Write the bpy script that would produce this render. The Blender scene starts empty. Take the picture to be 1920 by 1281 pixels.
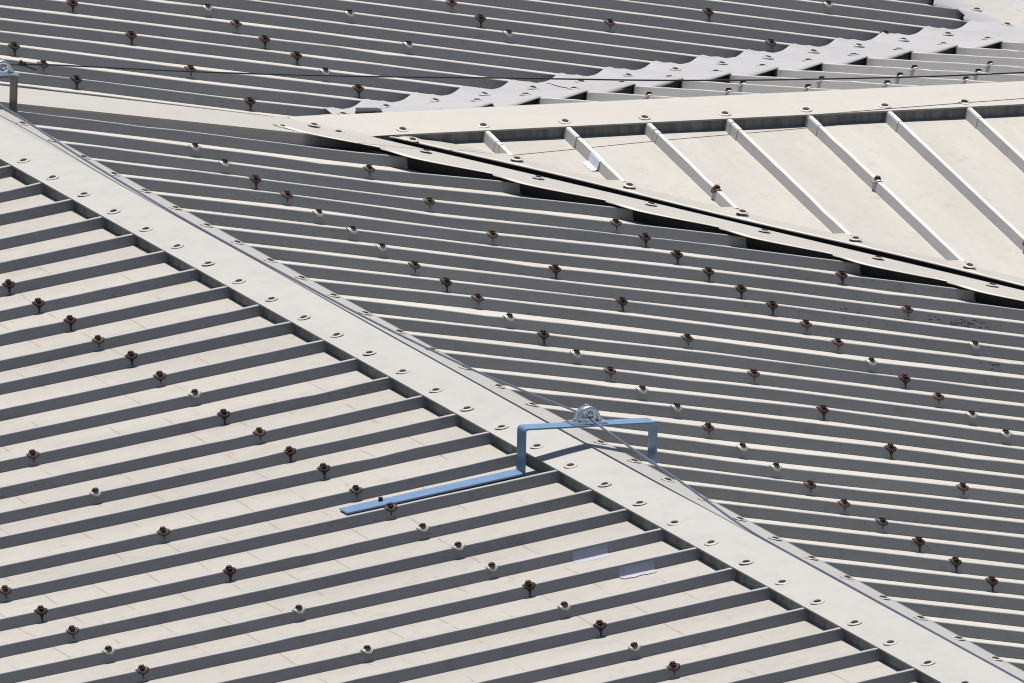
import bpy, bmesh, math, random
from mathutils import Vector, Matrix
random.seed(7)
sc = bpy.context.scene
C = sc.collection
# ------------------------------------------------------------------ camera
F_PX = 41106.76
M = [[0.3592586775741455, 0.9328999160617453, 0.02511870218909771],
     [-0.19586857720997125, 0.049057965562215096, 0.9794022751028497],
     [-0.9124520278071707, 0.3567787306256988, -0.20035027907067504]]
cam = bpy.data.cameras.new('camera')
camo = bpy.data.objects.new('camera', cam); C.objects.link(camo)
rot = Matrix(((M[0][0], M[1][0], -M[2][0]), (M[0][1], M[1][1], -M[2][1]), (M[0][2], M[1][2], -M[2][2])))
camo.matrix_world = Matrix.Translation((75.60498, -27.72728, 15.79704)) @ rot.to_4x4()
cam.sensor_width = 36; cam.lens = F_PX/1920*36
cam.clip_start = 1; cam.clip_end = 3000
sc.camera = camo
# ------------------------------------------------------------------ light
SUN = Vector((-0.28, 0.05, 1.0)).normalized()
EL = math.asin(SUN.z)
world = bpy.data.worlds.new('World'); sc.world = world; world.use_nodes = True
nt = world.node_tree
sky = nt.nodes.new('ShaderNodeTexSky'); sky.sky_type = 'NISHITA'; sky.sun_disc = False
sky.sun_elevation = EL; sky.sun_rotation = math.atan2(SUN.x, SUN.y)
bg = nt.nodes['Background']; bg.inputs[1].default_value = 0.055
nt.links.new(sky.outputs[0], bg.inputs[0])
sl = bpy.data.lights.new('sun', 'SUN'); sl.energy = 5.0; sl.angle = math.radians(0.5); sl.color = (1.0, 0.955, 0.89)
so = bpy.data.objects.new('sun', sl); C.objects.link(so)
so.rotation_euler = SUN.to_track_quat('Z', 'Y').to_euler(); so.location = (0, 0, 20)
sc.view_settings.view_transform = 'Standard'; sc.view_settings.look = 'None'
sc.view_settings.exposure = 0.52; sc.view_settings.gamma = 1.0
sc.cycles.filter_width = 1.1

# ------------------------------------------------------------------ materials
def newmat(name):
    m = bpy.data.materials.new(name); m.use_nodes = True
    return m, m.node_tree, m.node_tree.nodes['Principled BSDF']

def noise(nt, scale, vec, detail=4, rough=.55):
    n = nt.nodes.new('ShaderNodeTexNoise'); n.inputs['Scale'].default_value = scale
    n.inputs['Detail'].default_value = detail; n.inputs['Roughness'].default_value = rough
    nt.links.new(vec, n.inputs['Vector']); return n.outputs['Fac']

def mapping(nt, src, scale, rotz=0):
    mp = nt.nodes.new('ShaderNodeMapping'); mp.inputs['Scale'].default_value = scale
    mp.inputs['Rotation'].default_value = (0, 0, rotz); nt.links.new(src, mp.inputs['Vector']); return mp.outputs[0]

def ramp(nt, fac, stops):
    r = nt.nodes.new('ShaderNodeValToRGB'); e = r.color_ramp.elements
    e[0].position, e[0].color = stops[0][0], (*stops[0][1], 1)
    e[1].position, e[1].color = stops[-1][0], (*stops[-1][1], 1)
    for p, c in stops[1:-1]:
        x = e.new(p); x.color = (*c, 1)
    nt.links.new(fac, r.inputs[0]); return r.outputs[0]

def mix(nt, a, b, fac, mode='MULTIPLY'):
    m = nt.nodes.new('ShaderNodeMix'); m.data_type = 'RGBA'; m.blend_type = mode
    if isinstance(fac, float): m.inputs[0].default_value = fac
    else: nt.links.new(fac, m.inputs[0])
    for s, k in ((a, 6), (b, 7)):
        if isinstance(s, tuple): m.inputs[k].default_value = (*s, 1)
        else: nt.links.new(s, m.inputs[k])
    return m.outputs[2]

def bump(nt, h, strength, dist, bsdf):
    b = nt.nodes.new('ShaderNodeBump'); b.inputs['Strength'].default_value = strength
    b.inputs['Distance'].default_value = dist; nt.links.new(h, b.inputs['Height'])
    nt.links.new(b.outputs[0], bsdf.inputs['Normal'])

def metal_paint(name, base, metallic=.0, rough=.5, grime=.5, along='y', lines=False, streak=False, specks=False, bumpd=.0015):
    m, nt, b = newmat(name)
    tc = nt.nodes.new('ShaderNodeTexCoord').outputs['Object']
    st = (1, .18, 1) if along == 'y' else (.18, 1, 1)
    big = noise(nt, 3.0, mapping(nt, tc, st), 3)
    col = ramp(nt, big, [(.3, tuple(c*(1-.10*grime) for c in base)), (.7, tuple(min(1, c*(1+.04*grime)) for c in base))])
    fine = noise(nt, 30, mapping(nt, tc, st), 5, .7)
    col = mix(nt, col, ramp(nt, fine, [(.3, (.90, .885, .86)), (.6, (1, 1, 1))]), grime*.55)
    blot = noise(nt, 9, tc, 6, .75)
    col = mix(nt, col, ramp(nt, blot, [(.33, (.78, .73, .66)), (.45, (1, 1, 1))]), grime*.6)
    if lines:      # faint dirt lines left where the panels flex, across the pans
        w = nt.nodes.new('ShaderNodeTexWave'); w.wave_type = 'BANDS'; w.bands_direction = 'Y' if along == 'y' else 'X'
        w.inputs['Scale'].default_value = 1.63; w.inputs['Distortion'].default_value = 1.2; w.inputs['Detail'].default_value = 3
        w.inputs['Detail Scale'].default_value = 1.2
        nt.links.new(tc, w.inputs['Vector'])
        l = ramp(nt, w.outputs['Fac'], [(.0, (.72, .60, .52)), (.006, (1, 1, 1))])
        msk = ramp(nt, noise(nt, 6, tc, 2), [(.47, (0, 0, 0)), (.56, (.75, .75, .75))])
        col = mix(nt, col, l, msk)
    if streak:
        sv = noise(nt, 26, mapping(nt, tc, (1, 1, .12)), 4, .7)
        col = mix(nt, col, ramp(nt, sv, [(.42, (.5, .5, .46)), (.6, (1, 1, 1))]), .8)
    if specks:
        sp = noise(nt, 120, mapping(nt, tc, (1, .5, 1) if along == 'y' else (.5, 1, 1)), 2, .6)
        msk = ramp(nt, noise(nt, 5, mapping(nt, tc, st), 3), [(.56, (0, 0, 0)), (.66, (.8, .8, .8))])
        col = mix(nt, col, ramp(nt, sp, [(.33, (.6, .59, .57)), (.40, (1, 1, 1))]), msk)
    nt.links.new(col, b.inputs['Base Color'])
    b.inputs['Metallic'].default_value = metallic
    rr = ramp(nt, blot, [(.3, (rough+.08,)*3), (.7, (rough-.05,)*3)]); nt.links.new(rr, b.inputs['Roughness'])
    bump(nt, noise(nt, 7, mapping(nt, tc, st), 3), .6, bumpd, b)
    return m

PAINT = (.325, .31, .288)
MET = .42
MROUGH = .55
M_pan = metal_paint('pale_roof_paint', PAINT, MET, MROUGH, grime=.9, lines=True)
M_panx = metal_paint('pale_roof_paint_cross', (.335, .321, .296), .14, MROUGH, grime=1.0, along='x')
M_panb = metal_paint('pale_roof_paint_far_lit', (.43, .41, .38), .08, .5, grime=.8)  # paler copy of the roof paint; brightness of the far pans put into colour
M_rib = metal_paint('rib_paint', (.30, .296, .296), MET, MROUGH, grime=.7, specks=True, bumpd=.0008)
M_ribx = metal_paint('rib_paint_cross_lit', (.46, .45, .44), .05, MROUGH, grime=.7, along='x', bumpd=.0008)  # paler copy of the rib paint; light on the gable ribs put into colour
M_cap = metal_paint('ridge_cap_paint', (.325, .317, .302), MET, MROUGH, grime=.35, along='x', bumpd=.001)
M_capy = metal_paint('ridge_cap_paint_cross', (.328, .313, .288), .17, MROUGH, grime=.35, bumpd=.001)
M_flash = metal_paint('flashing_paint', (.31, .305, .317), .12, MROUGH, grime=.7, bumpd=.002)
M_clos = metal_paint('closure_metal', (.26, .26, .25), MET, MROUGH, grime=.6, streak=True)
def plain(name, col, metallic=0, rough=.5, var=.2, scale=60, bd=0):
    m, nt, b = newmat(name)
    tc = nt.nodes.new('ShaderNodeTexCoord').outputs['Object']
    n = noise(nt, scale, tc, 4, .6)
    c = ramp(nt, n, [(.3, tuple(x*(1-var) for x in col)), (.7, tuple(min(1, x*(1+var)) for x in col))])
    nt.links.new(c, b.inputs['Base Color']); b.inputs['Metallic'].default_value = metallic
    b.inputs['Roughness'].default_value = rough
    if bd: bump(nt, n, .5, bd, b)
    return m
M_rust = plain('rusted_screw', (.030, .011, .009), .2, .75, .5, 90, .001)
M_rustw = plain('rusted_washer', (.062, .034, .030), .1, .65, .45, 80)
M_zinc = plain('weathered_washer', (.33, .32, .30), .3, .5, .15, 80)
M_drip = plain('rust_stain', (.045, .03, .025), 0, .8, .4, 60)
M_galv = plain('blue_galvanised_steel', (.155, .25, .40), .5, .38, .08, 25)
M_post = plain('weathered_dark_steel', (.13, .125, .13), .5, .5, .2, 40)
M_chrome = plain('zinc_casting', (.62, .66, .72), .9, .25, .1, 40)
M_wire = plain('steel_wire', (.20, .22, .29), .7, .35, .2, 200)
M_wireb = plain('dark_wire', (.012, .016, .03), .2, .5, .2, 200)
M_dark = plain('gap_shade_black', (.012, .012, .012), 0, .9, .3, 20)  # near-black colour standing in for shade in the gaps under the flashings
M_patch = plain('sealant', (.34, .345, .40), 0, .4, .06, 30)
M_scuff = plain('dark_scuff', (.07, .075, .12), 0, .8, .3, 60)

# ------------------------------------------------------------------ helpers
S = .333; HR = .040; K0 = .0883; TP = .165
def obj(name, verts, faces, mat, parent=None, smooth=False):
    me = bpy.data.meshes.new(name); me.from_pydata([tuple(v) for v in verts], [], faces); me.update()
    if smooth:
        for p in me.polygons: p.use_smooth = True
    me.materials.append(mat)
    o = bpy.data.objects.new(name, me); C.objects.link(o)
    if parent: o.parent = parent
    return o
def bmobj(name, bm, mat, parent=None, smooth=False):
    bmesh.ops.recalc_face_normals(bm, faces=bm.faces)
    me = bpy.data.meshes.new(name); bm.to_mesh(me); bm.free()
    if smooth:
        for p in me.polygons: p.use_smooth = True
    me.materials.append(mat)
    o = bpy.data.objects.new(name, me); C.objects.link(o)
    if parent: o.parent = parent
    return o
def thing(name, label, cat, group=None, loc=(0, 0, 0)):
    o = bpy.data.objects.new(name, None); C.objects.link(o); o.location = loc; o.empty_display_size = .1
    o['label'] = label; o['category'] = cat
    if group: o['group'] = group
    return o
def tag(o, label, cat, group=None):
    o['label'] = label; o['category'] = cat
    if group: o['group'] = group
    return o
def grid(name, P, mat, parent=None, smooth=True, solid=0):
    nu, nv = len(P), len(P[0]); V = [p for r in P for p in r]
    Fc = [(i*nv+j, i*nv+j+1, (i+1)*nv+j+1, (i+1)*nv+j) for i in range(nu-1) for j in range(nv-1)]
    o = obj(name, V, Fc, mat, parent, smooth)
    me = o.data; bm = bmesh.new(); bm.from_mesh(me); bmesh.ops.recalc_face_normals(bm, faces=bm.faces)
    if sum(f.normal.z for f in bm.faces) < 0: bmesh.ops.reverse_faces(bm, faces=bm.faces)
    bm.to_mesh(me); bm.free()
    if solid:
        md = o.modifiers.new('thickness', 'SOLIDIFY'); md.thickness = solid; md.offset = -1
    return o
def sweep(path, prof, name, mat, parent=None):
    """path: list of points with frames (p, side, up); prof: closed list of (s,u)."""
    bm = bmesh.new(); rings = []
    for p, sd, up in path:
        rings.append([bm.verts.new(Vector(p)+sd*a+up*b) for a, b in prof])
    n = len(prof)
    for r0, r1 in zip(rings, rings[1:]):
        for k in range(n): bm.faces.new((r0[k], r0[(k+1) % n], r1[(k+1) % n], r1[k]))
    bm.faces.new(rings[0]); bm.faces.new(rings[-1])
    return bmobj(name, bm, mat, parent)
def tube(name, pts, r, mat, parent=None, n=8):
    pts = [Vector(p) for p in pts]; bm = bmesh.new(); rings = []
    for i, p in enumerate(pts):
        t = (pts[min(i+1, len(pts)-1)]-pts[max(i-1, 0)]).normalized()
        a = t.cross(Vector((0, 0, 1)))
        a = a.normalized() if a.length > 1e-3 else Vector((1, 0, 0)); b = a.cross(t)
        rings.append([bm.verts.new(p+(a*math.cos(2*math.pi*k/n)+b*math.sin(2*math.pi*k/n))*r) for k in range(n)])
    for r0, r1 in zip(rings, rings[1:]):
        for k in range(n): bm.faces.new((r0[k], r0[(k+1) % n], r1[(k+1) % n], r1[k]))
    bm.faces.new(rings[0]); bm.faces.new(rings[-1])
    return bmobj(name, bm, mat, parent, True)
def smooth_path(pts, n=12):
    out = []; P = [Vector(p) for p in pts]
    for i in range(len(P)-1):
        a, b, c, d = P[max(i-1, 0)], P[i], P[i+1], P[min(i+2, len(P)-1)]
        for k in range(n):
            t = k/n; out.append(.5*((2*b)+(c-a)*t+(2*a-5*b+4*c-d)*t*t+(-a+3*b-3*c+d)*t**3))
    out.append(P[-1]); return out

# fastener tables: (rib number, distance from the ridge, local height error of the sheet, rust 0-2)
B1 = [(-8,.766,.0053),(-7,.766,-.0052),(-6,.78,.0028),(-2,.775,-.0078),(-1,.771,-.006),(0,.771,-.0011),(1,.773,.0052),(2,.775,-.0012),(3,.785,.0013),(4,.775,.0014),(5,.778,-.0003),(6,.775,.0042),(7,.771,.0106),(8,.768,-.0002),(9,.771,.0065),(10,.771,.0006),(11,.771,.0066),(12,.766,.0023),(13,.768,.0069),(14,.757,-.0016),(15,.757,-.01),(16,.752,-.0142),(17,.748,-.0068),(18,.743,-.006),(19,.752,.0008),(20,.755,.0018),(21,.757,-.0019),(22,.757,.0002)]
B2 = [(-12,1.491,.0064),(-10,1.494,.0038),(-8,1.496,-.0064),(-6,1.494,-.0055),(-2,1.482,-.0162),(0,1.473,-.0114),(2,1.471,-.0071),(4,1.466,-.0044),(6,1.471,.0097),(8,1.468,.0024),(10,1.464,.0056),(12,1.468,.0098),(14,1.461,.0012),(16,1.468,-.0051)]
B3 = [(-13,2.184,.0018),(-12,2.182,-.0007),(-11,2.177,.0006),(-10,2.187,.0001),(-9,2.182,-.0013),(-8,2.194,-.0029),(0,2.231,-.0081),(1,2.219,.0054),(2,2.217,.0052),(3,2.212,.0048),(4,2.21,.0057),(5,2.203,.0108),(6,2.205,.0041),(7,2.198,.0001),(8,2.198,-.0093),(9,2.194,-.0003),(10,2.191,-.0022),(11,2.187,-.0023),(12,2.184,-.0052)]
B4 = [(-14,2.914,0),(-12,2.912,0),(-16,3.605,0),(-15,3.603,0),(-14,3.596,0),(-16,4.293,0),(-18,4.988,0),(-16,4.998,0),(-20,5.786,0),(-18,5.772,0),(2,2.887,0),(4,2.884,0),(6,2.884,0)]
BR = {(-8,0):2,(-7,0):1,(-6,0):2,(0,0):2,(1,0):1,(5,0):1,(6,0):2,(7,0):1,(9,0):2,(20,0):2,(21,0):2,(22,0):2,(19,0):1,
      (-12,1):2,(-10,1):2,(-6,1):2,(-8,1):1,(-2,1):1,(2,1):1,(4,1):2,(6,1):2,(8,1):1,(10,1):1,(12,1):2,(14,1):2,(16,1):1,
      (-11,2):2,(-10,2):2,(-8,2):2,(-12,2):1,(0,2):1,(1,2):2,(2,2):2,(3,2):2,(4,2):2,(5,2):2,(6,2):1,(7,2):1,(8,2):0,(9,2):2,(10,2):1,
      (-15,3):2,(-18,3):2,(-16,3):1,(2,3):2}
A1 = [(5,-.801,.0039,2),(6,-.805,.0001,2),(7,-.803,.0034,2),(8,-.815,-.0028,1),(9,-.81,.0082,2),(10,-.822,.0029,1),(11,-.81,.0001,0),(12,-.824,.0015,2),(13,-.812,-.0044,1),(14,-.822,.0071,2),(15,-.819,.0084,2),(16,-.822,-.0062,1),(17,-.819,.0002,1),(18,-.824,-.0038,0),(19,-.819,0,0),(20,-.822,-.0005,0),(21,-.815,.0108,2),(22,-.812,.0001,0),(23,-.812,.0066,2),(24,-.815,-.0023,0),(25,-.805,.0012,1)]
A2 = [(12,-1.545,-.0053,1),(14,-1.549,-.0096,0),(16,-1.54,-.0028,1),(18,-1.54,-.0044,2),(20,-1.531,-.004,0),(22,-1.531,-.004,0)]
A3 = [(17,-2.245,.0058,1),(18,-2.233,.003,2),(19,-2.238,.0023,1),(20,-2.226,-.0016,0),(21,-2.226,-.0004,1)]
dB = [{}, {}, {}]; dA = {}
for i, y, z in B1: dB[0][i] = z
for i, y, z in B2: dB[1][i] = z
for i, y, z in B3: dB[2][i] = z
for i, y, z, f in A1+A2+A3: dA.setdefault(i, []).append(z)
rnd = random.Random(3)
def wob(i, row): return rnd.uniform(-.004, .004)
for r in range(3):
    for i in range(-40, 45):
        if i not in dB[r]: dB[r][i] = (dB[r].get(i-1, 0)+dB[r].get(i+1, 0))*.5 + wob(i, r) if r == 1 else wob(i, r)
for i in range(-15, 40):
    dA[i] = sum(dA[i])/len(dA[i]) if i in dA else wob(i, 0)
def lerp_tab(tab, u):
    i = math.floor(u); t = u-i; return tab.get(i, 0)*(1-t)+tab.get(i+1, 0)*t
def zA(X, Y, warp=True):
    z = .1612*Y+.18364*(X/S-10)**2*1e-4+.43293*Y*(X/S-10)*1e-3+.35236*Y*Y*1e-2
    if warp: z += lerp_tab(dA, X/S)*.7*min(1, -Y/.5)
    return z
def zB(X, Y, warp=True):
    u = X/S-K0; z = -.15787*Y+.18364*(u-10)**2*1e-4-.19831*min(Y, 2.5)*(u-10)*1e-3-.10891*min(Y, 2.5)**2*1e-2
    if Y > 2.5: z -= (Y-2.5)*.0055
    if warp:
        w = [lerp_tab(t, u) for t in dB]
        if Y < .77: k = w[0]*max(0, (Y-.1)/.67)
        elif Y < 1.48: k = w[0]+(w[1]-w[0])*(Y-.77)/.71
        elif Y < 2.2: k = w[1]+(w[2]-w[1])*(Y-1.48)/.72
        else: k = w[2]*max(0, 1-(Y-2.2)/.9)
        z += k*.75
    return z
XC, ZC = -1.55, -.229                       # crest line of the cross ridge
def zE(X, Y): return ZC-TP*(X-XC)
def zD(X, Y): return ZC+TP*(X-XC)
YF = 6.5
def zF(X, Y): return zB(-7, YF, False)+.16*(Y-YF)

CW, BW = .0085, .0185                        # half widths: rib crown, rib foot
def rib(parent, pts, side, mat):
    """folded rib along pts (crown centre line); side = unit vector across."""
    prof = [(-BW, -HR-.004), (-CW-.0006, -.0022), (-CW+.0006, 0), (CW-.0006, 0), (CW+.0006, -.0022), (BW, -HR-.004)]
    up = Vector((0, 0, 1))
    o = sweep([(p, side, up) for p in pts], prof, 'rib', mat, parent)
    return o
def steps(a, b, d):
    n = max(1, int(abs(b-a)/d)); return [a+(b-a)*k/n for k in range(n+1)]

# ------------------------------------------------------------------ screws
def lathe(prof, n):
    V = []; Fc = []
    for r, z in prof:
        for k in range(n): V.append((r*math.cos(2*math.pi*k/n), r*math.sin(2*math.pi*k/n), z))
    for j in range(len(prof)-1):
        for k in range(n): Fc.append((j*n+k, j*n+(k+1) % n, (j+1)*n+(k+1) % n, (j+1)*n+k))
    Fc.append(tuple(range(n))[::-1]); Fc.append(tuple((len(prof)-1)*n+k for k in range(n)))
    return V, Fc
def mesh_of(V, Fc, mat, name, smooth=False):
    me = bpy.data.meshes.new(name); me.from_pydata(V, [], Fc); me.update(); me.materials.append(mat)
    for p in me.polygons: p.use_smooth = smooth
    return me
wv = lathe([(.0245, -.0006), (.0255, .0004), (.0245, .0014), (.014, .0026), (.0105, .0030)], 24)
hv = lathe([(.0138, .0042), (.0138, .0068), (.0105, .0075)], 18)
hx = lathe([(.0108, .0070), (.0108, .0128), (.0094, .0142), (.0, .0142)], 6)
off = len(hv[0]); hv = (hv[0]+hx[0], hv[1]+[tuple(i+off for i in f) for f in hx[1]])
# saddle washer: wraps over the rib crown
def saddle():
    V, Fc = [], []; n = 24
    rings = [(.0245, 0), (.022, .003), (.013, .0052), (.009, .0060)]
    for r, z in rings:
        for k in range(n):
            x, y = r*math.cos(2*math.pi*k/n), r*math.sin(2*math.pi*k/n)
            d = max(0, abs(x)-CW)
            V.append((x*.92, y, z-min(.014, d*.85)))
    for j in range(len(rings)-1):
        for k in range(n): Fc.append((j*n+k, j*n+(k+1) % n, (j+1)*n+(k+1) % n, (j+1)*n+k))
    Fc.append(tuple((len(rings)-1)*n+k for k in range(n)))
    Fc.append(tuple(range(n))[::-1])
    return V, Fc
sv = saddle()
ME = {}
for k, mt in (('clean', M_zinc), ('rusty', M_rustw)):
    ME['flat_'+k] = mesh_of(*wv, mt, 'washer'); ME['saddle_'+k] = mesh_of(*sv, mt, 'washer', True)
ME['saddle_dark'] = mesh_of(*sv, M_rust, 'washer', True)
ME['head'] = mesh_of(*hv, M_rust, 'screw_head')
ME['head_low'] = mesh_of([(x, y, z if z < .008 else .0072+(z-.0072)*.42) for x, y, z in hv[0]], hv[1], M_rust, 'screw_head')
for v in ME['head_low'].vertices: v.co.z -= .0035
def link(name, me, parent, mat=None):
    o = bpy.data.objects.new(name, me); C.objects.link(o); o.parent = parent
    if mat is not None: o.matrix_local = mat
    return o
def screw(parent, p, normal, kind='flat', rust=0, along=None, dripside=None, lift=0):
    """a screw is washer + head; it is a part of the sheet it holds down."""
    nrm = Vector(normal).normalized()
    if along is None: along = Vector((0, 1, 0))
    y = (along-nrm*along.dot(nrm)).normalized(); x = y.cross(nrm)
    rx, rz = random.uniform(-.07, .07), random.uniform(-.5, .5)
    T = Matrix.Translation(Vector(p)+nrm*(.0008+lift)) @ Matrix(((x.x, y.x, nrm.x), (x.y, y.y, nrm.y), (x.z, y.z, nrm.z))).to_4x4()
    wk = kind+('_dark' if (rust == 2 and kind == 'saddle') else ('_rusty' if rust else '_clean'))
    WM = T @ Matrix.Rotation(rx, 4, 'X') @ Matrix.Rotation(random.uniform(-.05, .05), 4, 'Y')
    w = link('screw', ME[wk], parent, WM)
    h = link('screw_head', ME['head_low' if kind == 'flat' else 'head'], w, Matrix.Rotation(rz, 4, 'Z'))
    if dripside is not None and rust:
        # rust run-off that has dried on the rib side below the washer
        sd = Vector(dripside); L = (.034 if rust == 2 else .024)
        wt, wb = (.020, .0055) if rust == 2 else (.008, .003)
        P = Vector(p); V = []
        for t, ww in ((0, wt), (.35, wt*.75), (.6, wb*1.3), (1, wb)):
            z = -.004-L*t
            a = CW+.0012+(BW-CW-.0012)*(-z-.0035)/(HR+.0005)+.0009
            c = P+sd*a+Vector((0, 0, z))
            V += [c-y*ww/2, c+y*ww/2]
        Wi = WM.inverted()
        obj('rust_streak', [Wi @ v for v in V], [(0, 1, 3, 2), (2, 3, 5, 4), (4, 5, 7, 6)], M_drip, w)
    return w

# ------------------------------------------------------------------ slope facing the camera
slA = thing('roof_slope', 'ribbed metal roof slope filling the lower left, pale pans between ribs facing the camera', 'roof slope')
XA0, XA1, YA1 = -12, 44, -5.2
def pan(parent, xs, ys, zf, mat, seed=0):
    P = []
    r = random.Random(seed)
    ph = [r.uniform(0, 6) for _ in range(4)]
    for y in ys:
        P.append([(x, y, zf(x, y)-HR+.0009*math.sin(x*9+y*2.3+ph[0])*math.sin(y*4+ph[1])) for x in xs])
    return grid('pan', P, mat, parent)
pan(slA, [i*S/3 for i in range(XA0*3, XA1*3+1)], steps(0, YA1, .12), zA, M_pan)
def dented(pts, r, n):
    for _ in range(n):
        k = r.randrange(2, len(pts)-2); d = r.choice((1, 1, -.6))*r.uniform(.0012, .0042)
        pts[k].z -= d; pts[k-1].z -= d*.45; pts[k+1].z -= d*.2
    return pts
rr = random.Random(11)
for i in range(-10, 44):
    pts = [Vector((i*S+rr.uniform(-.0006, .0006), y, zA(i*S, y)+rr.uniform(-.0004, .0004))) for y in steps(-.10, YA1, .075)]
    rib(slA, dented(pts, rr, 2), Vector((1, 0, 0)), M_rib)
NA = (0, -.16, 1)
for i, y, z, f in A1+A2+A3:
    screw(slA, (i*S, y, zA(i*S, y)), NA, 'saddle', f, dripside=(1, 0, 0))
# sealant smears on the slope
def patch(parent, x0, rib_i, y0, y1, zf, hi=0):
    V = []; Fc = []; X = rib_i*S; n = 10; r = random.Random(int(y0*100)); m = 5
    for k in range(n+1):
        y = y0+(y1-y0)*k/n; e = r.uniform(-.006, .006)
        tp = .9 if 0 < k < n else .6
        prof = [(CW+.0022, -.006), (BW+.0015, -HR+.0015), (BW+.012, -HR+.0022), (BW+.045*tp+e, -HR+.0018)]
        for a, b in prof: V.append((X+a, y, zf(X, y)+b))
    for k in range(n):
        for j in range(3): Fc.append((k*4+j, k*4+j+1, (k+1)*4+j+1, (k+1)*4+j))
    return obj('sealant_patch', V, Fc, M_patch, parent)
patch(slA, 0, 20, -.53, -.40, zA); patch(slA, 0, 21, -.49, -.36, zA)

# ------------------------------------------------------------------ far side of the main ridge
slB = thing('roof_slope', 'far side of the main roof, crowded grey rib sides between diagonal ridge cap and valleys', 'roof slope')
def yendB(x):
    if x <= XC: y = -.02-x
    else: y = x+3.03
    return max(.2, min(YF+.05, y, 7.6))
XB = [(-34*3+k)*S/3+K0*S for k in range(0, (34+40)*3+1)]
def panB():
    V = []; Fc = []; n = 40
    for x in XB:
        # the sheet carries on a little below the valley flashings
        ye = min(YF+.1, (yendB(x)+.02))
        for k in range(n+1):
            y = ye*k/n; V.append((x, y, zB(x, y)-HR+.0009*math.sin(x*8+y*3)*math.sin(y*5)))
    for i in range(len(XB)-1):
        for k in range(n): a = i*(n+1)+k; Fc.append((a, a+n+1, a+n+2, a+1))
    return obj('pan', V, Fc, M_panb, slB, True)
panB()
for i in range(-33, 39):
    x = (i+K0)*S; ye = yendB(x)-.03
    if x > XC: ye = x+2.93
    ye = min(ye, YF+.02)
    if i == -4: ye = 1.40
    pts = [Vector((x+rr.uniform(-.0006, .0006), y, zB(x, y)+rr.uniform(-.0004, .0004))) for y in steps(.07, ye, .1)]
    if len(pts) > 6: dented(pts, rr, 2)
    rib(slB, pts, Vector((1, 0, 0)), M_rib)
NB = (0, .16, 1)
for r, tab in enumerate((B1, B2, B3, B4)):
    for i, y, z in tab:
        x = (i+K0)*S
        screw(slB, (x, y, zB(x, y)), NB, 'saddle', BR.get((i, r), 0 if random.random() < .6 else 1), dripside=(1, 0, 0))

# dark scuffs on two rib sides at the right
def scuff(i, y0, y1, n, seed):
    r = random.Random(seed); V = []; Fc = []; X = (i+K0)*S
    for k in range(n):
        y = r.uniform(y0, y1); z = -r.uniform(.010, .037); w = r.uniform(.003, .013); h = r.uniform(.002, .006); sk = r.uniform(-.005, .005)
        for a, b in ((0, 0), (w, sk), (w+.002, sk-h), (.001, -h)):
            zz = z+b; off = CW+.0006+(BW-CW-.0006)*(-zz-.0022)/(HR+.0018)+.0007
            V.append((X+off, y+a, zB(X, y+a)+zz))
        Fc.append((4*k, 4*k+1, 4*k+2, 4*k+3))
    obj('scuff_mark', V, Fc, M_scuff, slB)
scuff(4, 3.05, 3.15, 34, 1); scuff(4, 3.16, 3.21, 8, 2); scuff(4, 2.96, 3.0, 5, 3); scuff(4, 2.60, 2.68, 6, 4); scuff(7, 2.75, 2.84, 9, 5)

# ------------------------------------------------------------------ cross gable: near slope and far slope
slE = thing('roof_slope', 'wide pale metal pans with steep diagonal ribs, right side below the level ridge cap', 'roof slope')
YE0 = 1.898
def panE():
    V = []; Fc = []; n = 24; ys = steps(1.5, 9.4, .111)
    for y in ys:
        x1 = min(y-3.16, 9.4-y+4.0) if y < 6.6 else max(-1.3, (13.3-y)-3.16)
        for k in range(n+1):
            x = XC+(x1-XC)*k/n; V.append((x, y, zE(x, y)-HR+.0011*math.sin(x*5+y*7)*math.sin(x*3.3)))
    for i in range(len(ys)-1):
        for k in range(n): a = i*(n+1)+k; Fc.append((a, a+1, a+n+2, a+n+1))
    return obj('pan', V, Fc, M_panx, slE, True)
panE()
for k in range(1, 17):
    y = YE0+S*k; x1 = y-3.30 if y < 6.6 else 13.3-y-3.30
    if x1 < -1.25: continue
    pts = [Vector((x, y+rr.uniform(-.0006, .0006), zE(x, y)+rr.uniform(-.0004, .0004))) for x in steps(-1.38, x1, .08)]
    if len(pts) > 6: dented(pts, rr, 1)
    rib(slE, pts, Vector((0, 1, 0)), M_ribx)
for k, x in ((3, -.61), (5, -.62), (6, .10), (7, -.61), (8, .10)):
    y = YE0+S*k; screw(slE, (x, y, zE(x, y)), (TP, 0, 1), 'saddle', 1 if k != 5 else 0, along=Vector((1, 0, 0)))
# pale sealant lump on the first full rib
V = []; Fc = []
yy = YE0+2*S-.008
for k in range(9):
    x = -1.06+.0125*k; e = random.uniform(-.004, .004)
    for a, b in ((-.045+e, -HR+.002), (-BW-.003, -HR+.006), (-CW-.003, -.002), (CW, .0015)): V.append((x, yy+.008+a, zE(x, yy)+b))
for k in range(8):
    for j in range(3): Fc.append((k*4+j, k*4+j+1, (k+1)*4+j+1, (k+1)*4+j))
obj('sealant_patch', V, Fc, plain('white_sealant', (.52, .54, .62), 0, .4, .08, 30), slE)
# lap joints of the short sheets just below the ridge cap
for k in range(1, 8):
    y = YE0+S*k
    x = -1.215
    prof = [(-BW-.001, -HR), (-CW-.0026, -.0035), (-CW+.001, .0016), (CW-.001, .0016), (CW+.0026, -.0035), (BW+.001, -HR)]
    sweep([(Vector((xx, y, zE(xx, y))), Vector((0, 1, 0)), Vector((0, 0, 1))) for xx in (-1.335, x)], prof, 'rib_sleeve', M_ribx, slE)

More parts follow.
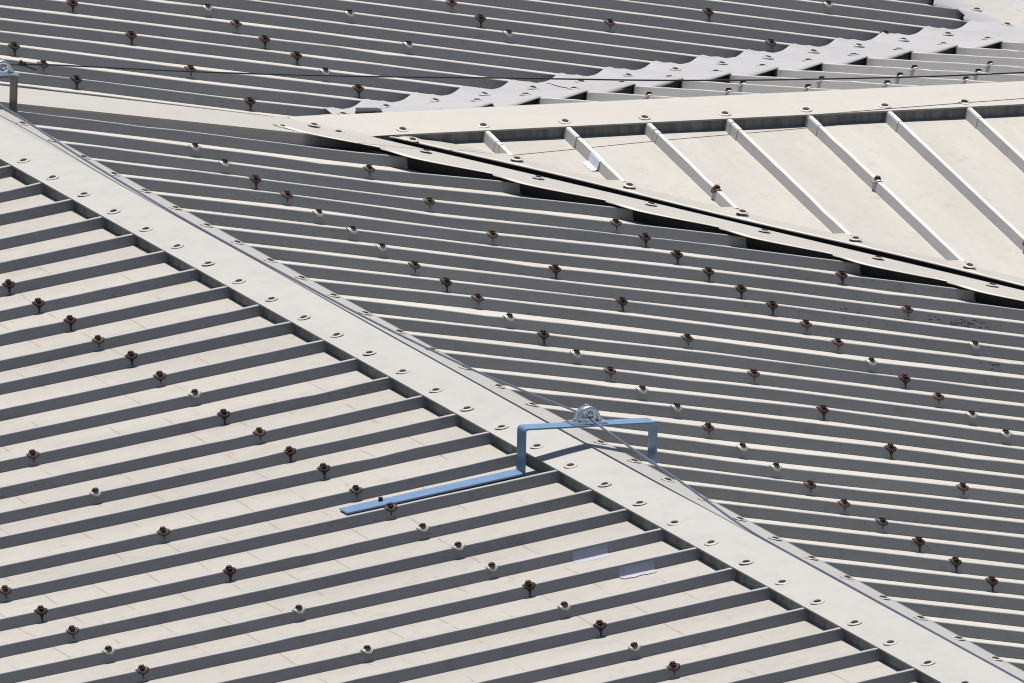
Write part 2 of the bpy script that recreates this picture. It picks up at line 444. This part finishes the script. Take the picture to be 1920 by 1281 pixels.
slD = thing('roof_slope', 'short cream ribs on the far slope of the cross gable, just above its ridge cap', 'roof slope')
def panD():
    V = []; Fc = []; n = 24; ys = steps(1.5, 9.4, .111)
    for y in ys:
        x1 = -(y-.08) if y < 6.4 else -6.3+(y-6.4)
        for k in range(n+1):
            x = XC+(x1-XC)*k/n; V.append((x, y, zD(x, y)-HR))
    for i in range(len(ys)-1):
        for k in range(n): a = i*(n+1)+k; Fc.append((a, a+1, a+n+2, a+n+1))
    return obj('pan', V, Fc, M_panx, slD, True)
panD()
for k in range(3, 17):
    y = YE0+S*k; x1 = -(y-.34) if y < 6.4 else -6.06+(y-6.4)
    if x1 > -1.8: continue
    pts = [Vector((x, y, zD(x, y)+rr.uniform(-.0006, .0006))) for x in steps(-1.70, x1, .1)]
    if len(pts) > 6: dented(pts, rr, 1)
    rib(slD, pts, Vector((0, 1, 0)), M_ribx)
for y, x in ((3.23, -2.17), (3.563, -2.17), (3.896, -2.85), (3.896, -2.17), (4.229, -2.85), (4.229, -2.17), (4.562, -2.85), (4.562, -2.17), (4.895, -3.51), (4.895, -2.85), (5.228, -3.53)):
    screw(slD, (x, y, zD(x, y)), (-TP, 0, 1), 'saddle', 0, along=Vector((1, 0, 0)))

slF = thing('roof_slope', 'smooth pale grey roof slope in the top right corner beyond the valley', 'roof slope')
P = []
for y in steps(YF+.02, 14, .25):
    P.append([(x, y, zF(x, y)-HR+.001*math.sin(x*7+y)) for x in steps(-14, min(-6.0+(y-6.5), 3), .3)])
L = min(len(r) for r in P)
P = []
for y in steps(YF+.02, 14, .25):
    P.append([(-14+(min(-6.2+(y-6.5), 3)+14)*k/40, y, zF(0, y)-HR) for k in range(41)])
grid('pan', P, M_pan, slF)
for i in range(-42, 5, 1):
    x = (i+.5)*S
    y0 = max(7.15, x+6.2+6.6)
    if -7.6 < x < -6.2 or y0 > 13: continue
    rib(slF, [Vector((x, y, zF(x, y))) for y in (y0, 14)], Vector((1, 0, 0)), M_rib)

# ------------------------------------------------------------------ ridge cap of the main ridge
rc = thing('ridge_cap', 'long pale ridge cap running diagonally from upper left to lower right corner', 'ridge cap')
def crest(x): return .18364*(x/S-10)**2*1e-4+.0095
YA_E, YB_E = -.197, .112
xs = steps(-4.4, 13.2, .111)
P = []
for x in xs:
    w = .0006*math.sin(x*5)+.0005*math.sin(x*11.7)
    zc = crest(x)
    P.append([(x, YA_E, zA(x, YA_E, False)+.0035+w), (x, YA_E*.5, (zA(x, YA_E, False)+.0035+zc)/2+.001+w), (x, -.006, zc-.0007), (x, 0, zc+.001),
              (x, .006, zc-.0009), (x, YB_E*.5, (zB(x, YB_E, False)+.0035+zc)/2+.0008), (x, YB_E, zB(x, YB_E, False)+.0035)])
cap = grid('cap_sheet', P, M_cap, rc, smooth=False)
# folded lips
for y, zf in ((YA_E, zA), (YB_E, zB)):
    sg = -1 if y < 0 else 1
    P = [[(x, y+sg*t, zf(x, y, False)+.0035+u) for t, u in ((-.002, .0012), (.0012, .0009), (.0014, -.0055))] for x in xs]
    grid('edge_lip', P, M_cap, rc, smooth=False)
# closures between the ribs under the near edge
for i in range(-10, 37):
    x0, x1 = i*S+BW*.7, (i+1)*S-BW*.7
    y = YA_E+.012
    zt = lambda x: zA(x, YA_E, False)+.0025
    V = []; n = 4; r_ = random.Random(i)
    dz = r_.uniform(0, .004)
    for k in range(n+1):
        x = x0+(x1-x0)*k/n; b = r_.uniform(-.001, .001)
        V += [(x, y+b, zt(x)-.0005), (x, y-.002+b, zA(x, y, True)-HR-.003)]
    obj('closure', V, [(2*k, 2*k+1, 2*k+3, 2*k+2) for k in range(n)], M_clos, rc)
for i in range(-4, 33):
    x = i*S+random.uniform(-.006, .006); y = -.146+random.uniform(-.003, .003)
    zz = crest(x)+(zA(x, YA_E, False)+.0035-crest(x))*(y/YA_E)+.001
    screw(rc, (x, y, zz), (0, -.19, 1), 'flat', 0, lift=.0006)
for i in range(-4, 31):
    x = (i+.06+K0)*S+random.uniform(-.006, .006); y = .074+random.uniform(-.003, .003)
    zz = crest(x)+(zB(x, YB_E, False)+.0035-crest(x))*(y/YB_E)+.001
    screw(rc, (x, y, zz), (0, .22, 1), 'flat', 0, lift=.0006)

# ------------------------------------------------------------------ ridge cap of the cross gable
rc2 = thing('ridge_cap', 'smooth cream ridge cap of the cross gable, running level to the right edge', 'ridge cap')
XE_E, XD_E = -1.328, -1.765
P = []
for y in steps(1.50, 9.4, .15):
    a = max(0, 1-(y-1.5)/.35)
    P.append([(XD_E, y, zD(XD_E, y)+.0035), (XC-.006, y, ZC+.0085), (XC, y, ZC+.010), (XC+.006, y, ZC+.0085), ((XC+XE_E)/2, y, (zE(XE_E, y)+ZC+.013)/2+.0015), (XE_E, y, zE(XE_E, y)+.0035)])
grid('cap_sheet', P, M_capy, rc2, smooth=False)
P = [[(XE_E+t, y, zE(XE_E, y)+.0035+u) for t, u in ((-.002, .0012), (.0012, .0009), (.0014, -.0055))] for y in steps(1.85, 9.4, .3)]
grid('edge_lip', P, M_capy, rc2, smooth=False)
for k in range(-1, 16):
    y0, y1 = YE0+S*k+BW*.7, YE0+S*(k+1)-BW*.7
    if k == -1: y0 = y1-.08
    x = XE_E-.012
    obj('closure', [(x, y0, zE(x, 0)+.002), (x, y1, zE(x, 0)+.002), (x+.002, y1, zE(x, 0)-HR-.003), (x+.002, y0, zE(x, 0)-HR-.003)], [(0, 1, 2, 3)], M_clos, rc2)
for k in range(0, 14):
    y = YE0+S*k+random.uniform(-.004, .004); x = -1.376
    screw(rc2, (x, y, zE(x, y)+.0045), (TP+.02, 0, 1), 'flat', 0, along=Vector((1, 0, 0)), lift=.0008)

# cover strip that carries the cross ridge up to the main ridge cap
cs = thing('cover_strip', 'flat cream metal cover strip between the upper left ribs, from main ridge to cross ridge', 'flashing strip')
P = []
for k in range(31):
    t = k/30; y = .105+t*1.66
    xl = -1.535+(-.02)*t; xr = -1.115+(-.12)*t
    if t > .8: xl = -1.551-(t-.8)/.2*.21; xr = -1.211-(t-.8)/.2*.105
    row = []
    for j in range(7):
        u = j/6; x = xl+(xr-xl)*u
        zt = max(zB(x, y, False), zE(x, y) if y > 1.2 else -9, )
        if y > 1.2: zt = max(zB(x, y, False), min(zE(x, y), zD(x, y)))
        row.append((x, y, zt+.0065+(.002*math.sin(math.pi*u))))
    P.append([(xl-.001, y, P and 0 or 0)] and [(row[0][0]-.001, y, row[0][2]-.018)]+row+[(row[-1][0]+.001, y, row[-1][2]-.010)])
grid('strip_sheet', P, M_capy, cs, smooth=False)
P = [[(q[-1][0]-.003, q[-1][1], q[-1][2]+.004), (q[-1][0]-.001, q[-1][1], q[-1][2]-HR+.004)] for q in P]
grid('side_closure', P, M_rib, cs, smooth=False)
for x, y in ((-1.30, 1.38), (-1.33, 1.62), (-1.60, 1.74)):
    zt = max(zB(x, y, False), min(zE(x, y), zD(x, y)))+.009
    screw(cs, (x, y, zt), (0, .15, 1), 'flat', 0)

# ------------------------------------------------------------------ valley between gable near slope and main roof
def bumpf(d, w=.035): return math.exp(-(d/w)**2)
def ribdist(v, phase): return (v-phase+S/2) % S - S/2
fu = thing('valley_flashing', 'pale upper valley flashing over the lower ends of the wide gable ribs', 'flashing')
P = []
ts = steps(1.66, 6.6, .037)
for y in ts:
    row = []
    for u in (0, .12, .25, .4, .55, .7, .85, 1):
        o = -3.40+.238*u
        x = y+o
        if x < -1.345: x = -1.345+(u-1)*.0005
        h = bumpf(ribdist(y, YE0), .035+.03*u)
        sm = u**.9
        lv = -HR+.003+(HR-.0005)*max(sm, h if u > .3 else 0)+.003*u*math.sin(y*6.1)
        row.append((x, y, zE(x, y)+lv))
    e = row[-1]; row.append((e[0]+.0015, y, e[2]-.006))
    P.append(row)
grid('flashing_sheet', P, M_capy, fu)
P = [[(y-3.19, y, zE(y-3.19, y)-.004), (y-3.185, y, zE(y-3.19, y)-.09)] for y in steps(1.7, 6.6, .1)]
grid('fascia', P, M_dark, fu)  # coloured black for the shade inside the valley slot
for k in range(0, 13):
    y = YE0+S*k; x = y-3.24
    if k == 0: x = -1.26
    screw(fu, (x, y, zE(x, y)+.0052), (TP, 0, 1), 'flat', 0, along=Vector((1, 1, 0)), lift=.001)
fl = thing('valley_flashing', 'pale lower valley flashing with a wavy edge lying over dark gaps between the rib ends', 'flashing')
P = []
for x in steps(-1.33, 3.6, .0185):
    row = []
    ph = ((x-K0*S+.10)/S) % 1.0
    wv_ = -.05+.12*math.sin(math.pi*ph**.85)
    inner = x+3.06
    for u in (0, .1, .3, .5, .7, .85, 1):
        y = inner-(.34+wv_)*u
        h = bumpf(ribdist(x, K0*S), .05)
        z = zB(x, y, False)+.010+.004*u-.005*(1-h)*u
        if x < -1.2: z = max(z, zE(x, y)-.002)
        row.append((x, y, z))
    P.append([(x, inner+.004, row[0][2]-.02)]+row+[(x, row[-1][1]-.001, row[-1][2]-.0025)])
grid('flashing_sheet', P, M_capy, fl)
for i in range(-3, 10):       # black strips added as painted shade between the ribs, behind the strip's edge
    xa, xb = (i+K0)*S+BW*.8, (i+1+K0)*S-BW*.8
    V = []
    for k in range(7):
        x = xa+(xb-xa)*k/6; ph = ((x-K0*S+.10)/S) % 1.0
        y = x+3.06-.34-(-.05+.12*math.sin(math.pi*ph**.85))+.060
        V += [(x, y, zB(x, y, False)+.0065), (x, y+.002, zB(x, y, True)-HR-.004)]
    obj('gap_shade_strip', V, [(2*k, 2*k+1, 2*k+3, 2*k+2) for k in range(6)], M_dark, fl)
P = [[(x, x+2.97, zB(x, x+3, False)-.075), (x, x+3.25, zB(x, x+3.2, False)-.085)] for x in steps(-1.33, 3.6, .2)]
grid('gutter_sole', P, M_dark, fl)  # trough floor coloured black to act as deep shade
for i in range(-4, 9):
    x = (i+K0)*S-.10; y = x+2.95
    screw(fl, (x, y, zB(x, y, False)+.0145), (0, .16, 1), 'flat', 0, along=Vector((1, 1, 0)))

# ------------------------------------------------------------------ valley behind the gable
fd = thing('valley_flashing', 'lavender grey wavy valley flashing behind the cross gable, with screws in two rows', 'flashing')
def fd_sheet(y0, y1, lift):
    P = []
    for y in steps(y0, y1, .0167):
        row = []
        for j in range(11):
            u = j/10
            o = -.20+.62*u                      # X+Y offset
            x = -y+o
            b = zB(x, y, False); d_ = zD(x, y)
            z = max(b, d_)
            hb = bumpf(ribdist(x, K0*S), .06); hd = bumpf(ribdist(y, YE0), .06)
            t = ((YE0-y) % S)/S                   # 0 on a gable rib, growing away from it
            hs = max(0, 1-t/.80) if t < .93 else (t-.93)/.07
            if u < .35: z += .006-(HR-.012)*(1-hb)*(1-u/.35)
            else: z += .006-(HR-.010)*(1-hs)*((u-.35)/.65)**1.5
            x += .012*math.sin(y*3.1)*u
            x = min(x, -1.62-.02*(1-u))
            row.append((x, y, z+lift))
        e = row[-1]; row.append((e[0]+.0015, y, e[2]-.005))
        P.append(row)
    return grid('flashing_sheet', P, M_flash, fd)
fd_sheet(1.80, 3.3, .001); fd_sheet(3.27, 4.66, .004); fd_sheet(4.62, 6.9, .0015)
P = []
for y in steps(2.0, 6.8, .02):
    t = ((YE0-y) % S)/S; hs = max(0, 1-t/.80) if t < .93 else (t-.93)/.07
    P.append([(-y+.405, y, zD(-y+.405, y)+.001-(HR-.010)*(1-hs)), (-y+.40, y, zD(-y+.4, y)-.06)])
grid('gap_shade_sheet', P, M_dark, fd)  # black sheet added as painted shade below the draped edge
for k in range(0, 15):
    y = 2.12+.333*k
    if y > 6.3: break
    x = -y-.01; z = max(zB(x, y, False), zD(x, y))+.007
    screw(fd, (x, y, z), (0, .16, 1), 'flat', 0, along=Vector((1, -1, 0)), lift=.002)
    y2 = YE0+S*(k+2); x = -y2+.26
    if y2 < 6.5: screw(fd, (x, y2, zD(x, y2)+.006), (-TP, 0, 1), 'flat', 0, along=Vector((1, -1, 0)), lift=.002)

# valley flashing in the top right corner
fr = thing('valley_flashing', 'wide smooth flashing in the top right corner with a stepped dark lower edge', 'flashing')
P = []
for x in steps(-12, -6.05, .05):
    h = bumpf(ribdist(x, K0*S), .05)
    y0 = YF-.02+.03*math.sin(x/S*6.28)
    row = [(x, y0-.001, zB(x, y0, False)-.004-.012*(1-h)), (x, y0, zB(x, y0, False)+.006-.012*(1-h)), (x, YF+.2, zB(x, YF+.2, False)+.004), (x, YF+.32, zF(x, YF+.32)-HR+.004+.03), (x, YF+.62, zF(x, YF+.62)-HR+.006)]
    P.append(row)
grid('flashing_sheet', P, M_flash, fr)
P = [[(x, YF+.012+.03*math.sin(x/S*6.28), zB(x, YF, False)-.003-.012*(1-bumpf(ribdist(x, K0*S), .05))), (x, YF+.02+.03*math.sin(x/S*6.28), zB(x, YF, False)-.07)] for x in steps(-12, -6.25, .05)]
grid('gap_shade_sheet', P, M_dark, fr)  # black sheet added as painted shade under the stepped edge
for i in range(-30, -19):
    x = (i+K0)*S; y = YF+.09
    screw(fr, (x, y, zB(x, y, False)+.006), (0, .1, 1), 'flat', 0, along=Vector((1, 0, 0)), lift=.002)

# ------------------------------------------------------------------ cable bracket astride the ridge
def flat_bar(name, pts, w, t, mat, parent, x):
    """bent flat bar of width w (along X) through (y,z) points, rounded corners."""
    path = []
    P2 = [Vector((0, a, b)) for a, b in pts]; R = .012
    out = [P2[0]]
    for a, b, c in zip(P2, P2[1:], P2[2:]):
        d0, d1 = (a-b).normalized(), (c-b).normalized()
        s0, s1 = b+d0*R, b+d1*R
        for k in range(6):
            q = k/5; out.append(s0*(1-q)**2+b*2*q*(1-q)+s1*q*q)
    out.append(P2[-1])
    bm = bmesh.new(); rings = []
    for i, p in enumerate(out):
        tg = (out[min(i+1, len(out)-1)]-out[max(i-1, 0)]).normalized(); nn = Vector((0, -tg.z, tg.y))
        rings.append([bm.verts.new(Vector((x+a, 0, 0))+p+nn*b) for a, b in ((-w/2, -t/2), (w/2, -t/2), (w/2, t/2), (-w/2, t/2))])
    for r0, r1 in zip(rings, rings[1:]):
        for k in range(4): bm.faces.new((r0[k], r0[(k+1) % 4], r1[(k+1) % 4], r1[k]))
    bm.faces.new(rings[0]); bm.faces.new(rings[-1])
    return bmobj(name, bm, mat, parent)
def eye(parent, x, y, z, sc_=1.0):
    """cast cable guide: foot plate with a half ring band the cable runs through."""
    bm = bmesh.new()
    def band(r_out, r_in, wx, y_, z_):
        rings = []
        for k in range(17):
            a = math.pi*k/16; c, s_ = math.cos(a), math.sin(a)
            rings.append([bm.verts.new((x+dx, y_+r*c, z_+r*1.18*s_)) for dx, r in ((-wx/2, r_in), (-wx/2*.7, r_out), (wx/2*.7, r_out), (wx/2, r_in))])
        for r0, r1 in zip(rings, rings[1:]):
            for k in range(4): bm.faces.new((r0[k], r0[(k+1) % 4], r1[(k+1) % 4], r1[k]))
        bm.faces.new(rings[0]); bm.faces.new(rings[-1])
    band(.046*sc_, .035*sc_, .045*sc_, y, z+.008)
    ring = bmobj('ring', bm, M_chrome, parent, True)
    bm = bmesh.new()
    bmesh.ops.create_cube(bm, size=1, matrix=Matrix.Translation((x, y, z+.004)) @ Matrix.Diagonal((.062*sc_, .135*sc_, .009, 1)))
    bmesh.ops.bevel(bm, geom=list(bm.edges), offset=.003, segments=2, affect='EDGES')
    for dy in (-.046, .046):
        bmesh.ops.create_cone(bm, cap_ends=True, segments=6, radius1=.010*sc_, radius2=.009*sc_, depth=.010, matrix=Matrix.Translation((x, y+dy*sc_*1.02, z+.013)))
    bmobj('foot_plate', bm, M_chrome, parent)
    bm = bmesh.new()
    bmesh.ops.create_uvsphere(bm, u_segments=12, v_segments=8, radius=.016*sc_, matrix=Matrix.Translation((x+.004, y+.006, z+.032*sc_)))
    bmobj('cable_clamp', bm, M_chrome, parent, True)
    bm = bmesh.new()
    bmesh.ops.create_cone(bm, cap_ends=True, segments=8, radius1=.011*sc_, radius2=.010*sc_, depth=.010, matrix=Matrix.Translation((x, y-.006, z+.008+.046*1.18*sc_)))
    bmobj('top_nut', bm, M_chrome, parent)
b1 = thing('cable_bracket', 'blue flat steel bracket standing astride the ridge cap, a shiny ring on top', 'bracket', 'cable brackets on the main ridge')
X1 = 5.455
zb = .083
pa = lambda y: zA(X1, y, False)-HR+.0045
pb = lambda y: zB(X1, y, False)-HR+.0045
flat_bar('upright_bar', [(-.252, pa(-.252)), (-.252, zb), (.243, zb), (.243, pb(.243))], .075, .006, M_galv, b1, X1)
flat_bar('foot_bar', [(-.92, pa(-.92)+.003), (-.60, pa(-.60)+.004), (-.262, pa(-.262)+.004)], .078, .006, M_galv, b1, X1+.012)
bm = bmesh.new(); bmesh.ops.create_cone(bm, cap_ends=True, segments=6, radius1=.009, radius2=.008, depth=.014, matrix=Matrix.Translation((X1-.005, -.775, pa(-.775)+.013)))
bmobj('foot_bolt', bm, M_rust, b1)
eye(b1, X1-.005, -.004, zb+.003)
b2 = thing('cable_bracket', 'steel bracket cut by the left edge of the photo, dark leg below a shiny ring', 'bracket', 'cable brackets on the main ridge')
X2 = -1.01
flat_bar('upright_bar', [(-.26, zA(X2, -.26, False)-HR+.0045), (-.26, .108), (.178, .108), (.178, zB(X2, .178, False)-HR+.004)], .072, .006, M_post, b2, X2)
eye(b2, X2, .125, .110, .95)

c1 = smooth_path([(-1.3, -.02, .14), (-1.05, .0, .088), (-.805, .035, .0485), (-.279, .04, .0286), (.002, .03, .0236), (.488, .012, .0226), (1.314, .004, .0155), (2.171, .004, .0155), (3.316, 0, .0249), (4.256, 0, .047), (4.715, 0, .0679), (5.344, 0, .1035), (5.448, 0, .106), (5.588, 0, .0955), (6.102, 0, .0688), (6.357, .002, .0556), (6.611, .004, .0374), (7.034, .004, .0165), (7.867, .004, .0165), (9.078, .004, .0175), (10.5, .004, .022), (12, .004, .028)], 8)
wire1 = tube('steel_cable', c1, .0042, M_wire)
tag(wire1, 'thin steel cable lying along the crest of the long diagonal ridge cap', 'cable')
c2 = smooth_path([(-1.0, .143, .150), (-1.018, .293, .1409), (-1.045, .469, .1208), (-1.105, .959, .0662), (-1.17, 1.543, .0116), (-1.25, 2.273, -.0451), (-1.315, 3.009, -.1), (-1.37, 3.75, -.1364), (-1.41, 4.492, -.154), (-1.5, 6.2, -.165), (-1.55, 8.5, -.14)], 10)
w2 = thing('thin_cable', 'thin dark cable hanging from the left ring and crossing above the cross ridge', 'cable')
tube('wire', c2, .0032, M_wireb, w2)
tube('wire_tail', smooth_path([(-1.0, .19, .149), (-1.0, .22, .142), (-.995, .262, .125)], 5), .0035, M_wireb, w2)
tube('wire_clamp', [(-1.005, .195, .150), (-1.006, .222, .148)], .009, M_wireb, w2)
tube('wire_clamp', [(-.998, .20, .165), (-1.0, .207, .150)], .005, M_wireb, w2)
# end fixing on the neighbouring roof, out of frame
w3 = thing('cable_post', 'short steel post on the gable ridge beyond the right edge holding the dark cable', 'post')
flat_bar('post_bar', [(8.5, ZC+.01), (8.5, -.135)], .05, .006, M_galv, w3, XC)

# ------------------------------------------------------------------ ground far below
g = obj('ground', [(-400, -400, -9), (400, -400, -9), (400, 400, -9), (-400, 400, -9)], [(0, 1, 2, 3)], plain('asphalt', (.06, .06, .058), 0, .9, .2, 2))
g['kind'] = 'structure'
